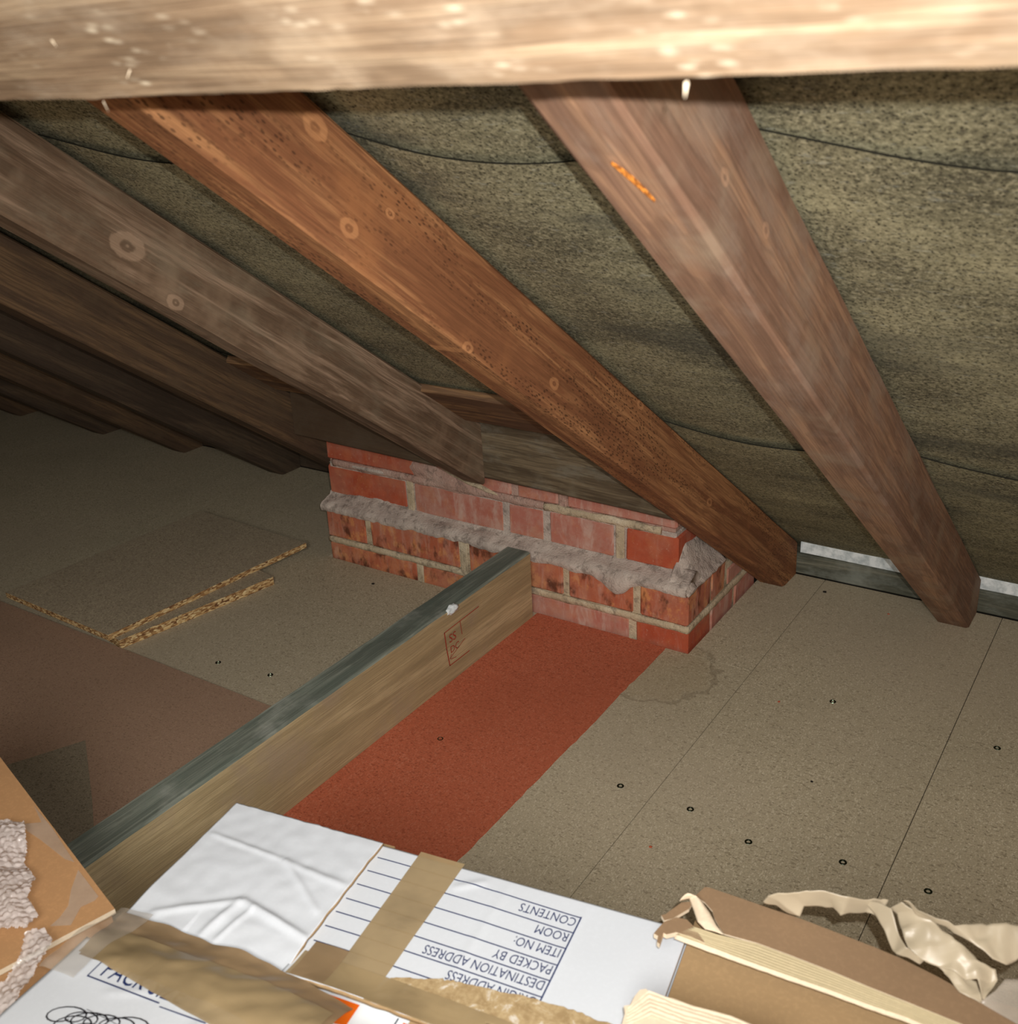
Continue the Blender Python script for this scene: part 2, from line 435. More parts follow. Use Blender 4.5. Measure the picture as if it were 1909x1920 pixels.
W2 = wood('orange brown rafter timber', '#87583a', '#b07e54', '#9c6842', spots=.75, dust=.0, seed=2,
          knots=((1.513, .078, 'y', .011), (1.444, .026, 'y', .009), (1.403, .062, 'y', .005), (1.238, .004, 'y', .007), (1.067, .032, 'y', .008), (.849, .088, 'y', .008), (.539, .040, 'y', .008)))
W3 = wood('weathered brown rafter timber', '#6c5744', '#98806a', '#8a745e', dust=.35, dustcol='#857a66', grain=1.3, seed=3,
          knots=((.822, .040, 'y', .018), (.737, .010, 'y', .010)))
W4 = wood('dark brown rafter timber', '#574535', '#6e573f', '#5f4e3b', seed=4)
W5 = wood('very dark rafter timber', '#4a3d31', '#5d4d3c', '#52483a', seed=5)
R1 = rafter(.322, .342, .054, W1, 'grey-brown rafter over the right of the floor, rightmost in view', seed=1)
rafter(-.034, .010, .050, W2, 'orange-brown knotty rafter landing at the right end of the brickwork', seed=2)
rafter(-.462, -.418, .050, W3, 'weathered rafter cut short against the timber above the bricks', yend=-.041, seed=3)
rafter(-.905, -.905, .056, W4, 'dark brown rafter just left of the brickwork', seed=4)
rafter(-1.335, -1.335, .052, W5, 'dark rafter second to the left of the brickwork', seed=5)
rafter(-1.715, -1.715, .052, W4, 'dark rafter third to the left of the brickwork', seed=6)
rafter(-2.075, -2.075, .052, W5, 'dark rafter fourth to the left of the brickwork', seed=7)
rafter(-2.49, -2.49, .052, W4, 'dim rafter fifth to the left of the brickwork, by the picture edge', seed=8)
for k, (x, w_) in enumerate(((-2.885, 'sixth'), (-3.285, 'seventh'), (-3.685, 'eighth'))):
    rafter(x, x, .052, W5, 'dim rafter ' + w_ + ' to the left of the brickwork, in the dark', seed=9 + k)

# fresh orange split on the arris of the rightmost rafter
gv = []
for a, w_ in ((0, 0), (.008, .0035), (.018, .0045), (.030, .0030), (.042, 0.0)):
    gv += [(1.598 - a, .027 - w_ * .6 + a * .25, -.0016), (1.598 - a, .027 + w_ * .6 + a * .25, -.0016), (1.598 - a, .027 + a * .25, -.0034)]
gf = []
for k in range(4):
    for q_ in ((0, 2), (2, 1), (1, 0)): gf.append((k * 3 + q_[0], k * 3 + q_[1], k * 3 + 3 + q_[1], k * 3 + 3 + q_[0]))
N = NT('fresh split wood'); M['split'] = N.done(N.ramp(N.noise(N.map(N.obj(), (60, 300, 300)), 3, 3), [(.4, lin('#7a4418')), (.6, lin('#d98a35'))]), .8)
g_ = link('split_wood', pydata(gv, gf), M['split'], R1, label='fresh orange split in the wood'); g_.matrix_parent_inverse = Matrix()

# ------------------------------------------------------------------ timbers along the eaves
def timber(name, p0, p1, ey, ez, w_, d_, mat, bevel=.003, jitter=.0008, ns=40, seed=0, **tags):
    """bar from p0 to p1, local x along it; w_ along ey, d_ along ez"""
    ex = (p1 - p0).normalized(); ey = (ey - ex * ey.dot(ex)).normalized(); ez = (ez - ex * ez.dot(ex) - ey * ez.dot(ey)).normalized()
    L = (p1 - p0).length; b = bevel
    prof = [(b, 0), (w_ - b, 0), (w_, b), (w_, d_ - b), (w_ - b, d_), (b, d_), (0, d_ - b), (0, b)]
    bm = bmesh.new(); R = []
    for i in range(ns + 1):
        x = L * i / ns
        R.append([bm.verts.new((x, yy + jitter * noise.noise((x * 9, q // 2, seed)), zz + jitter * noise.noise((x * 9, q // 2 + 7, seed)))) for q, (yy, zz) in enumerate(prof)])
    for a, c in zip(R, R[1:]):
        for q in range(8): bm.faces.new((a[q], a[(q + 1) % 8], c[(q + 1) % 8], c[q]))
    bm.faces.new(R[0]); bm.faces.new(R[-1][::-1])
    o = link(name, bm_mesh(bm, name), mat, **tags); o.matrix_world = frame(p0, ex, ey, ez)
    return o
X, Y, Z = Vector((1, 0, 0)), Vector((0, 1, 0)), Vector((0, 0, 1))
WG = wood('grey weathered timber', '#55564a', '#7e7c6c', '#8d9086', seed=11, dust=.4, dustcol='#8f958c')
timber('wall_plate', Vector((.002, .383, 0)), Vector((2.05, .383, 0)), Y, Z, .07, .044, WG, label='grey weathered wall plate along the eaves right of the bricks', category='wall plate')
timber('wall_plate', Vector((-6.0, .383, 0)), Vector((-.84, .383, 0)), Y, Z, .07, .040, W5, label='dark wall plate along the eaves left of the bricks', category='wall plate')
timber('foam_strip', Vector((.065, .3865, .0446)), Vector((2.0, .3865, .0446)), Y, Z, .014, .0245, M['foam'], bevel=.0015, jitter=.0015, ns=160, label='white strip lying on the wall plate under the felt edge', category='strip')
WT = wood('stained grey brown plank', '#544736', '#746650', '#7d7562', dust=.22, dustcol='#9a9c90', seed=12, grad=(.30, .46, '#4c3b2c'))
timber('trimmer', Vector((-.848, -.0405, .283)), Vector((-.012, -.0405, .262)), Y, Z, .048, .130, WT, seed=3, label='stained horizontal trimmer plank resting above the brickwork', category='plank')
WB = wood('reddish brown board', '#6f5440', '#92714f', seed=13)
b0 = roof_pt(-.848, -.082, .094)
timber('roof_board', roof_pt(-.84, -.082, .083), roof_pt(-.02, -.082, .083), -SD, NRM, .140, .014, WB, bevel=.002, seed=4, label='reddish brown board lying against the felt above the trimmer', category='board')

# purlin across the top of the picture, close to the camera
WP = wood('pale splintery purlin timber', '#806a54', '#a08a70', '#b09c84', dust=.30, dustcol='#b9aa96', grain=1.6, seed=14, rough=.6)
N = NT('unused'); bpy.data.materials.remove(N.m)
def specks(m):
    t = m.node_tree; b = t.nodes['Principled BSDF']; src = b.inputs['Base Color'].links[0].from_socket
    tc = t.nodes.new('ShaderNodeTexCoord'); v = t.nodes.new('ShaderNodeTexVoronoi'); v.inputs['Scale'].default_value = 150
    mp = t.nodes.new('ShaderNodeMapping'); mp.inputs['Scale'].default_value = (.55, 1.3, 1.3); t.links.new(tc.outputs['Object'], mp.inputs[0]); t.links.new(mp.outputs[0], v.inputs['Vector'])
    v.inputs['Randomness'].default_value = 1
    n_ = t.nodes.new('ShaderNodeTexNoise'); n_.inputs['Scale'].default_value = 28; n_.inputs['Detail'].default_value = 4; t.links.new(tc.outputs['Object'], n_.inputs['Vector'])
    a = t.nodes.new('ShaderNodeMapRange'); a.inputs[1].default_value = .42; a.inputs[2].default_value = .05; t.links.new(v.outputs['Distance'], a.inputs[0])
    c_ = t.nodes.new('ShaderNodeMapRange'); c_.inputs[1].default_value = .50; c_.inputs[2].default_value = .72; t.links.new(n_.outputs['Fac'], c_.inputs[0])
    mu = t.nodes.new('ShaderNodeMath'); mu.operation = 'MULTIPLY'; t.links.new(a.outputs[0], mu.inputs[0]); t.links.new(c_.outputs[0], mu.inputs[1])
    mx = t.nodes.new('ShaderNodeMix'); mx.data_type = 'RGBA'; t.links.new(mu.outputs[0], mx.inputs[0]); t.links.new(src, mx.inputs[6]); mx.inputs[7].default_value = lin('#d8cab2')
    t.links.new(mx.outputs[2], b.inputs['Base Color'])
specks(WP)
def purlin():
    ns = 420; p0 = Vector((-1.2, -1.118, .942)); p1 = Vector((1.4, -1.128, .9295))
    ex = (p1 - p0).normalized(); L = (p1 - p0).length
    ez = (NRM - ex * NRM.dot(ex)).normalized(); ey = ez.cross(ex); ey = ey if ey.z > 0 else -ey   # ey up the slope
    bm = bmesh.new(); R = []
    W_, D_, b = .20, .077, .004
    prof = [(0, b), (.0015, .0015), (b, 0), (.03, 0), (.06, 0), (.1, 0), (W_ - b, 0), (W_, b), (W_, D_), (0, D_)]
    for i in range(ns + 1):
        x = L * i / ns; r = []
        rag = .0022 * noise.noise((x * 30, 0, 1)) + .0015 * noise.noise((x * 110, 4, 1))
        rag *= 1.5 if x < 1.25 else .6
        for q, (yy, zz) in enumerate(prof):
            a = rag if q < 3 else 0
            r.append(bm.verts.new((x, yy + a, zz + (.0012 * noise.noise((x * 14, yy * 60, 3)) if 1 < q < 7 else 0))))
        R.append(r)
    n_ = len(prof)
    for a, c in zip(R, R[1:]):
        for q in range(n_): bm.faces.new((a[q], a[(q + 1) % n_], c[(q + 1) % n_], c[q]))
    bm.faces.new(R[0]); bm.faces.new(R[-1][::-1])
    o = link('purlin', bm_mesh(bm, 'purlin'), WP, label='pale splintery purlin running across under the rafters, close up', category='beam')
    o.matrix_world = frame(p0, ex, ey, ez)
    # splinters hanging from its lower edge
    for k in range(16):
        x = rnd.uniform(.75, 2.1); h = rnd.uniform(.0015, .0035); t = rnd.uniform(.0003, .0008); sx = rnd.uniform(-.004, .004)
        z = rnd.uniform(0, .05) if rnd.random() < .6 else 0
        v = [(x, z + .001, -.0002), (x + t * 2, z + .001, -.0002), (x + t, z + .001, t), (x + sx, z - h, -.0015 - rnd.random() * .002)]
        sp = link('splinter', pydata(v, [(0, 1, 3), (1, 2, 3), (2, 0, 3), (0, 2, 1)]), M['kraft_pale'], o)
        sp.matrix_parent_inverse = Matrix()
purlin()

# ------------------------------------------------------------------ chimney brickwork
ch = empty('chimney_breast', (-.41, .15, 0), label='low red brick chimney breast standing against the eaves', category='chimney')
def brick(x0, x1, y0, y1, z0, z1, mat):
    j = lambda a: rnd.uniform(-a, a)
    bm = box_bm(x0, x1, y0, y1, z0, z1, .0045)
    for v in bm.verts:
        v.co += Vector((.0014 * noise.noise(v.co * 31), .0016 * noise.noise(v.co * 27 + Vector((3, 0, 0))), .0014 * noise.noise(v.co * 29 + Vector((0, 7, 0)))))
    return link('brick', bm_mesh(bm, 'brick'), mat, ch)
C_, B_, D_ = M['brick_clean'], M['brick_burnt'], M['brick_dusty']
def course(z0, z1, y0, yb, bricks, depth=.10):
    for x0, x1, m in bricks: brick(x0, x1, y0 + rnd.uniform(-.001, .001), y0 + depth, z0, z1, m)
course(-.018, .037, 0, .32, [(-.827, -.590, B_), (-.578, -.352, B_), (-.341, -.112, D_), (-.101, 0, C_)])
course(.048, .112, 0, .32, [(-.830, -.720, B_), (-.709, -.482, B_), (-.460, -.247, B_), (-.237, -.103, B_), (-.092, 0, B_)])
course(.134, .199, .028, .2, [(-.838, -.625, C_), (-.607, -.392, D_), (-.382, -.302, D_), (-.292, -.156, D_), (-.134, -.034, C_)], .09)
course(.213, .262, .028, .2, [(-.834, -.602, C_), (-.590, -.372, D_), (-.360, -.270, D_), (-.252, -.036, D_)], .07)
# right-hand return
brick(-.1, 0, .103, .205, -.018, .037, D_); brick(-.1, 0, .215, .318, -.018, .037, D_)
brick(-.1, -.0005, .103, .165, .048, .112, B_); brick(-.1, -.0005, .176, .29, .048, .085, D_)
# left-hand return
brick(-.827, -.727, .103, .318, -.018, .037, B_); brick(-.83, -.73, .103, .318, .048, .112, B_)
# mortar behind the faces
def mortar(name, x0, x1, y0, y1, z0, z1, mat): return box(name, x0, x1, y0, y1, z0, z1, mat, ch, bevel=.002)
mortar('mortar_bed', -.824, -.003, .0030, .31, -.018, .112, M['mortar'])
mortar('mortar_bed', -.831, -.038, .0305, .19, .112, .205, M['mortar_grey'])
mortar('mortar_bed', -.829, -.040, .0305, .105, .205, .262, M['mortar_pink'])
# raised cream pointing between the lowest two courses
def rope(pts, r, mat, name, seed, flat=.6):
    v = []; f = []; n_ = 7; m_ = len(pts)
    for i, p in enumerate(pts):
        for k in range(n_):
            a = 2 * math.pi * k / n_
            rr = r * (1 + .35 * noise.noise((p.x * 40, p.y * 40 + k * 1.7, seed)))
            dx = (pts[min(i + 1, m_ - 1)] - pts[max(i - 1, 0)]).normalized(); out = dx.cross(Z)
            v.append(p + out * rr * flat * math.cos(a) + Z * rr * math.sin(a))
    for i in range(m_ - 1):
        for k in range(n_): f.append((i * n_ + k, i * n_ + (k + 1) % n_, (i + 1) * n_ + (k + 1) % n_, (i + 1) * n_ + k))
    f.append(tuple(range(n_))[::-1]); f.append(tuple((m_ - 1) * n_ + k for k in range(n_)))
    return link(name, pydata(v, f, name, True), mat, ch)
pp = [Vector((-.826 + .825 * i / 90, .001 + .0015 * noise.noise((i * .3, 0, 2)), .0425 + .002 * noise.noise((i * .22, 3, 2)))) for i in range(91)] + [Vector((0, .004 + .31 * i / 30, .0425 + .002 * noise.noise((i * .3, 8, 2)))) for i in range(31)]
rope(pp, .0075, M['mortar'], 'pointing', 1, .45)
pp = [Vector((-.820 + .62 * i / 70, .029, .2065 + .0015 * noise.noise((i * .2, 0, 5)))) for i in range(71)]
rope(pp, .0085, M['mortar_pink'], 'pointing', 2, .4)
pp = [Vector((-.30 + .235 * i / 30, .0275, .2065 + .0015 * noise.noise((i * .2, 4, 5)))) for i in range(31)]
rope(pp, .0080, M['mortar'], 'pointing', 3, .45)
for x, z0, z1, y, m in ((-.471, .045, .113, .0015, 'mortar'), (-.616, .134, .20, .029, 'mortar'), (-.145, .134, .202, .029, 'mortar'), (-.584, -.01, .04, .001, 'mortar'), (-.261, .21, .262, .029, 'mortar_pink')):
    bm = box_bm(x - .0085, x + .0085, y - .002, y + .01, z0, z1, .002)
    link('pointing', bm_mesh(bm), M[m], ch)
# sloppy mortar ledge between course two and the set-back courses
def ledge():
    nx, ny = 190, 12; v = []; f = []
    prof = [(-.003, .106), (-.006, .113), (-.004, .120), (.002, .125), (.010, .1275), (.018, .131), (.026, .134), (.030, .138), (.034, .139), (.04, .139), (.05, .13), (.06, .12), (.06, .1)]
    for i in range(nx + 1):
        x = -.836 + .834 * i / nx
        edge = .5 + .5 * math.tanh((x + .8) * 60)
        low = noise.noise((x * 16, 0, 9)); hi = noise.noise((x * 70, 2, 9))
        bulge = math.exp(-((x + .135) / .028) ** 2)       # lump hanging over the face
        dip = math.exp(-((x + .69) / .09) ** 2); thin = .5 + .5 * noise.noise((x * 7, 5, 1)); rag = noise.noise((x * 38, 1, 4))
        for j, (y, z) in enumerate(prof):
            k = 1 if j < 9 else 0
            yy = y - k * (.004 * low + .002 * hi) * (1 if j < 5 else .4) - (.006 * bulge if j < 4 else 0) + .003 * noise.noise((x * 50, j, 3)) * k
            zz = z + (.007 * (thin - .3) + .004 * rag if j < 2 else 0) + k * (.004 * noise.noise((x * 21, j * .4, 4)) + .0022 * noise.noise((x * 80, j * 1.3, 6)) - (.024 * bulge if j < 2 else .010 * bulge if j < 3 else 0)) + (.008 * dip if 4 < j < 10 else 0)
            v.append((x, yy, zz))
    W_ = len(prof)
    for i in range(nx):
        for j in range(W_ - 1): f.append((i * W_ + j, i * W_ + j + 1, (i + 1) * W_ + j + 1, (i + 1) * W_ + j))
    f.append(tuple(range(W_))); f.append(tuple(nx * W_ + j for j in range(W_))[::-1])
    me = pydata(v, f, 'ledge', True); link('mortar_ledge', me, M['mortar_grey'], ch)
    # sloping fillet on the right-hand return
    nx, ny = 14, 26; v = []; f = []
    for j in range(ny + 1):
        y = -.003 + .163 * j / ny
        for i in range(nx + 1):
            t = i / nx; x = .0015 - .042 * t
            z = .108 + .075 * t ** 1.5 * min(1, .05 + max(0, y) / .06) * (1 - .25 * j / ny) + .0035 * noise.noise((x * 50, y * 40, 2)) + .0018 * noise.noise((x * 150, y * 150, 2))
            v.append((x, y, max(.09, z)))
    for j in range(ny):
        for i in range(nx): f.append((j * (nx + 1) + i, j * (nx + 1) + i + 1, (j + 1) * (nx + 1) + i + 1, (j + 1) * (nx + 1) + i))
    o = link('mortar_fillet', pydata(v, f, 'fillet', True), M['mortar_grey'], ch)
    md = o.modifiers.new('t', 'SOLIDIFY'); md.thickness = .006; md.offset = -1
ledge()
bm = bmesh.new(); bmesh.ops.create_icosphere(bm, subdivisions=3, radius=1)
for v in bm.verts:
    v.co = Vector((v.co.x * .017, v.co.y * .019, v.co.z * .013)) * (1 + .3 * noise.noise(v.co * 2.1)) + Vector((-.012, .012, .116))
link('mortar_lump', bm_mesh(bm, 'lump', True), M['mortar_grey'], ch)
# lumpy mortar smear under the cut rafter
def smear(x0, x1, zc, h, y, mat, seed, amp=.006):
    nx, nz = 40, 12; v = []; f = []
    for i in range(nx + 1):
        t = i / nx; x = x0 + (x1 - x0) * t; e = math.sin(math.pi * t) ** .5
        for j in range(nz + 1):
            s = j / nz * 2 - 1
            zz = zc(t) + h * e * s * .5
            d = (1 - s * s) * e * (amp * (1 + .8 * noise.noise((x * 40, zz * 40, seed)))) - .001
            v.append((x, y - d, zz))
    for i in range(nx):
        for j in range(nz): f.append((i * (nz + 1) + j, i * (nz + 1) + j + 1, (i + 1) * (nz + 1) + j + 1, (i + 1) * (nz + 1) + j))
    link('mortar_smear', pydata(v, f, 'smear', True), mat, ch)
smear(-.62, -.44, lambda t: .232 - .020 * t, .05, .028, M['mortar_pink'], 1, .005)
smear(-.545, -.40, lambda t: .252 - .042 * t ** .8, .013, .026, M['mortar'], 2, .008)
smear(-.83, -.60, lambda t: .2065, .012, .028, M['mortar_grey'], 5, .004)

# ------------------------------------------------------------------ timber batten on the floor, with stamp
WJ = wood('tan batten timber', '#ad9a74', '#c4b189', '#a29078', seed=15, grain=.7, dust=.25, dustcol='#8a7a5e', knots=((.62, .05, 'y', .007),), wave=.10)
WJT = wood('grey green batten top', '#6d746a', '#8d9286', '#a0a39a', seed=16, dust=.3, dustcol='#67756b')
jb = bmesh.new()
jn = 80; Rg = []
prof = [(-.3025, .0), (-.3025, .131), (-.306, .1345), (-.3515, .1345), (-.355, .131), (-.355, 0)]
for i in range(jn + 1):
    y = -.022 - .962 * i / jn
    Rg.append([jb.verts.new((y, x + .0008 * noise.noise((y * 10, q, 1)), max(.0012, z + (.0012 * noise.noise((y * 14, q // 2, 2)) if z > .1 else 0)))) for q, (x, z) in enumerate(prof)])
for a, c in zip(Rg, Rg[1:]):
    for q in range(6):
        fc = jb.faces.new((a[q], a[(q + 1) % 6], c[(q + 1) % 6], c[q])); fc.material_index = 1 if q in (1, 2, 3) else 0
jb.faces.new(Rg[0]); jb.faces.new(Rg[-1][::-1])
jm = bm_mesh(jb, 'batten')
jo = link('floor_batten', jm, [WJ, WJT], label='long timber batten on edge on the floor with grey-green top', category='timber')
jo.matrix_world = Matrix(((0, 1, 0, 0), (1, 0, 0, 0), (0, 0, 1, 0), (0, 0, 0, 1)))

def text_mesh(body, size, sx=1.0, align='LEFT'):
    c = bpy.data.curves.new('t', 'FONT'); c.body = body; c.size = size; c.align_x = align; c.resolution_u = 3
    o = bpy.data.objects.new('t', c); COL.objects.link(o)
    dg = bpy.context.evaluated_depsgraph_get(); dg.update()
    me = bpy.data.meshes.new_from_object(o.evaluated_get(dg)); bpy.data.objects.remove(o); bpy.data.curves.remove(c)
    for v in me.vertices: v.co.x *= sx
    return me
def stroke_quads(pl, w_):
    """polyline in 2d -> quads"""
    v = []; f = []
    for a, b in zip(pl, pl[1:]):
        d = Vector((b[0] - a[0], b[1] - a[1])); L = d.length
        if L < 1e-9: continue
        d /= L; n_ = Vector((-d.y, d.x)) * w_ / 2; a2 = Vector(a) - d * w_ * .3; b2 = Vector(b) + d * w_ * .3
        i = len(v); v += [a2 + n_, a2 - n_, b2 - n_, b2 + n_]; f.append((i, i + 1, i + 2, i + 3))
    return v, f
def print_part(name, mats, items, to3d, parent, **tags):
    """items: (verts2d, faces, material index) mapped through to3d into one printed layer"""
    v = []; f = []; mi = []
    for vv, ff, k in items:
        i0 = len(v); v += [to3d(p[0], p[1]) for p in vv]; f += [tuple(i0 + i for i in q) for q in ff]; mi += [k] * len(ff)
    me = pydata(v, f, name)
    for p, k in zip(me.polygons, mi): p.material_index = k
    return link(name, me, mats, parent, **tags)
def text_item(body, size, x, y, dx=1, dy=1, sx=1.0, k=0):
    me = text_mesh(body, size, sx)
    it = ([(x + dx * q.co.x, y + dy * q.co.y) for q in me.vertices], [tuple(p.vertices) for p in me.polygons], k)
    bpy.data.meshes.remove(me); return it
# grading stamp: box with lettering on the side of the batten (a: along +y, b: up)
st = []
for pl, w_ in (([(-.289, .099), (-.19, .102)], .0016), ([(-.289, .099), (-.286, .066), (-.281, .033)], .0022), ([(-.281, .033), (-.225, .033)], .0016), ([(-.245, .099), (-.242, .074)], .0014), ([(-.279, .046), (-.235, .062)], .0012), ([(-.275, .052), (-.278, .044), (-.262, .040)], .001)):
    vv, ff = stroke_quads(pl, w_); st.append((vv, ff, 0))
st.append(text_item('SS', .022, -.278, .074)); st.append(text_item('DC', .018, -.277, .054))
print_part('ink_stamp', [M['stampink']], st, lambda a, b: Vector((-.3013, a, b)), jo, label='faint red grading stamp').matrix_parent_inverse = jo.matrix_world.inverted()
# chip of white plaster on the edge above the stamp
bm = bmesh.new(); bmesh.ops.create_icosphere(bm, subdivisions=3, radius=1)
for v in bm.verts:
    v.co = Vector((v.co.x * .007, v.co.y * .016, v.co.z * .008)) * (1 + .45 * noise.noise(v.co * 2.3))
    v.co += Vector((-.3045, -.262, .129))
po = link('plaster_lump', bm_mesh(bm, 'lump', True), M['foam'], jo, label='small white plaster lump'); po.matrix_parent_inverse = jo.matrix_world.inverted()

# ------------------------------------------------------------------ loose boards on the left floor
def board(name, pts, z0, z1, mats, **tags):
    bm = slab([(x, y, z1) for x, y in pts], z1 - z0)
    for fc in bm.faces:
        fc.normal_update()
        fc.material_index = 0 if abs(fc.normal.z) > .5 else 1
    bm2 = bm_mesh(bm, name); return link(name, bm2, mats, **tags)
def ragged(a, b, n_, amp, seed):
    r = []
    for i in range(n_):
        t = i / n_; px_, py_ = a[0] + (b[0] - a[0]) * t, a[1] + (b[1] - a[1]) * t
        d = Vector((b[1] - a[1], -(b[0] - a[0]))).normalized()
        e = amp * noise.noise((t * n_ * .7, seed, 0)); r.append((px_ + d.x * e, py_ + d.y * e))
    return r
pb = ragged((-.899, -.488), (-.838, -.160), 40, .003, 3) + [(-.838, -.160), (-1.16, -.10), (-1.22, -.43)]
board('chipboard_offcut', pb, .0006, .0182, [M['chip_loose'], M['chip_edge']], label='lower loose chipboard offcut with crumbly pale cut edge', category='board', group='loose chipboard pieces left of the bricks')
pa = ragged((-.915, -.498), (-.876, -.022), 40, .001, 6) + [(-.876, -.022), (-1.228, -.006), (-1.250, -.488)]
board('chipboard_offcut', pa, .0186, .0300, [M['chip_loose'], M['chip_edge']], label='upper loose chipboard sheet lying on the crumbly-edged offcut', category='board', group='loose chipboard pieces left of the bricks')
pc = [(-.358, -.493), (-.358, -.98), (-2.6, -.98), (-2.6, -.489)]
hb = board('hardboard_sheet', pc, .0006, .0070, [M['hardboard'], M['hardboard']], label='reddish brown board covering the floor at lower left', category='board')
q = [(-.697, -.709), (-.56, -.797), (-.365, -.93), (-.365, -.975), (-.82, -.975), (-.744, -.804)]  # outline of a darker, greyer patch laid over the brown board
bm = slab([(x, y, .0076) for x, y in q], .0005)
M['darkpatch'] = m_chip('darker grey-brown board', '#8c806c', '#a39580', '#5a4e3c')
link('darker_patch', bm_mesh(bm), M['darkpatch'], hb, label='darker straight-edged patch')

# ------------------------------------------------------------------ white removals box
A = math.radians(9.8)
UO = Vector((-.0511, -.9376, 0)); UU = Vector((math.cos(A), math.sin(A), 0)); VV = Vector((math.sin(A), -math.cos(A), 0))
def uvz(u, v, z): return UO + UU * u + VV * v + Z * z
def uslab(pts, z, th): return slab([uvz(u, v, z) for u, v in pts], th)
BW, BD = .444, .42
wb = empty('removals_box', uvz(BW / 2, BD / 2, 0), label='white cardboard removals box with printed form and brown tape', category='box')
def ubox(name, u0, u1, v0, v1, z0, z1, mat, parent):
    bm = bmesh.new()
    vs_ = [bm.verts.new(uvz(u, v, z)) for u in (u0, u1) for v in (v0, v1) for z in (z0, z1)]
    for f_ in [(0, 1, 3, 2), (4, 6, 7, 5), (0, 4, 5, 1), (2, 3, 7, 6), (0, 2, 6, 4), (1, 5, 7, 3)]: bm.faces.new([vs_[i] for i in f_])
    return link(name, bm_mesh(bm), mat, parent)
ZT = .300
ubox('side_panel', 0, .004, 0, BD, .002, ZT - .008, M['white'], wb); ubox('side_panel', BW - .004, BW, 0, BD, .002, ZT - .008, M['white'], wb)
ubox('back_panel', .004, BW - .004, 0, .004, .002, ZT - .008, M['white'], wb); ubox('front_panel', .004, BW - .004, BD - .004, BD, .002, ZT - .008, M['white'], wb)
ubox('bottom_panel', .004, BW - .004, .004, BD - .004, .002, .006, M['kraft'], wb)
ubox('inner_flap', .003, .17, -.007, .12, ZT - .0078, ZT - .0042, M['kraft'], wb)
ubox('inner_flap', BW - .17, BW - .003, .004, BD - .004, ZT - .0078, ZT - .0042, M['kraft'], wb)
def sheet(name, u0, u1, v0, v1, nu, nv, zf, mat, parent, th=.0035, edge=None, warp=None):
    v = []; f = []
    for j in range(nv + 1):
        for i in range(nu + 1):
            a, b = i / nu, j / nv; u = u0 + (u1 - u0) * a; vv = v0 + (v1 - v0) * b
            if warp: u, vv = warp(u, vv, a, b)
            v.append(uvz(u, vv, zf(u, vv)))
    for j in range(nv):
        for i in range(nu): f.append((j * (nu + 1) + i, (j + 1) * (nu + 1) + i, (j + 1) * (nu + 1) + i + 1, j * (nu + 1) + i + 1))
    me = pydata(v, f, name, True); o = link(name, me, [mat] + ([edge] if edge else []), parent)
    md = o.modifiers.new('t', 'SOLIDIFY'); md.thickness = th; md.offset = -1 
    if edge: md.material_offset_rim = 1
    return o
def seg(u, v, a, b):
    p, a, b = Vector((u, v)), Vector(a), Vector(b); t = max(0, min(1, (p - a).dot(b - a) / (b - a).length_squared))
    return (p - (a + (b - a) * t)).length, t
def crease(u, v, a, b, w_, h):
    d, t = seg(u, v, a, b); return h * math.exp(-(d / w_) ** 2) * (math.sin(math.pi * min(1, max(0, t))) ** .3 if 0 < t < 1 else .2)
def z_left(u, v):
    z = ZT + .0035
    z += crease(u, v, (.005, .045), (.09, .052), .003, .0016) + crease(u, v, (.09, .052), (.16, .060), .004, .0018) + crease(u, v, (.09, .05), (.155, .095), .0035, .0014)
    z += crease(u, v, (.02, .145), (.085, .105), .004, .0022) + crease(u, v, (.085, .105), (.162, .122), .004, .0035) + crease(u, v, (.085, .105), (.075, .15), .004, .0025) + crease(u, v, (.10, .108), (.09, .15), .003, .0018)
    z += .0012 * noise.noise((u * 22, v * 22, 1)) + .0006 * noise.noise((u * 70, v * 70, 4)) - .004 * max(0, (v - .125) / .03) * (1 if u > .06 else .4)
    return z
sheet('top_flap', 0, .1625, 0, .157, 110, 100, z_left, M['white'], wb, edge=M['kraft'], warp=lambda u, v, a, b: (u + (.0012 * noise.noise((v * 60, 3, 0)) if a == 1 else 0), v + (.0009 * noise.noise((u * 190, 1, 0)) if b == 0 else 0)))
def z_right(u, v):
    z = ZT
    z += crease(u, v, (.29, .0), (.285, .15), .004, .0005) + crease(u, v, (.36, 0), (.355, .15), .003, .0004) + crease(u, v, (.245, .025), (.27, .008), .004, .0011)
    z += .0007 * noise.noise((u * 14, v * 14, 7)) + .0045 * max(0, (v - .13) / .027) ** 2 * math.exp(-((u - .22) / .07) ** 2)
    return z
flap_r = sheet('top_flap', .1605, BW, 0, .157, 150, 80, z_right, M['white'], wb, edge=M['kraft'], warp=lambda u, v, a, b: (u, v + (.0012 * noise.noise((u * 80, 8, 0)) if b == 1 else 0)))
def z_near(u, v):
    z = .3185 + .010 * max(0, v - .2) / .2
    z += .0012 * noise.noise((u * 16, v * 16, 9)) + crease(u, v, (.06, .235), (.11, .212), .003, .0012) + crease(u, v, (.14, .24), (.165, .21), .003, .0014) + crease(u, v, (.17, .25), (.185, .225), .003, .0016)
    return z
flap_n = sheet('top_flap', .004, BW, .2, BD, 130, 70, z_near, M['white'], wb, edge=M['kraft'], warp=lambda u, v, a, b: (u, v + (1 - b) * .014 * (.5 + .5 * math.cos(min(1, u / .05) * math.pi)) * -.3))
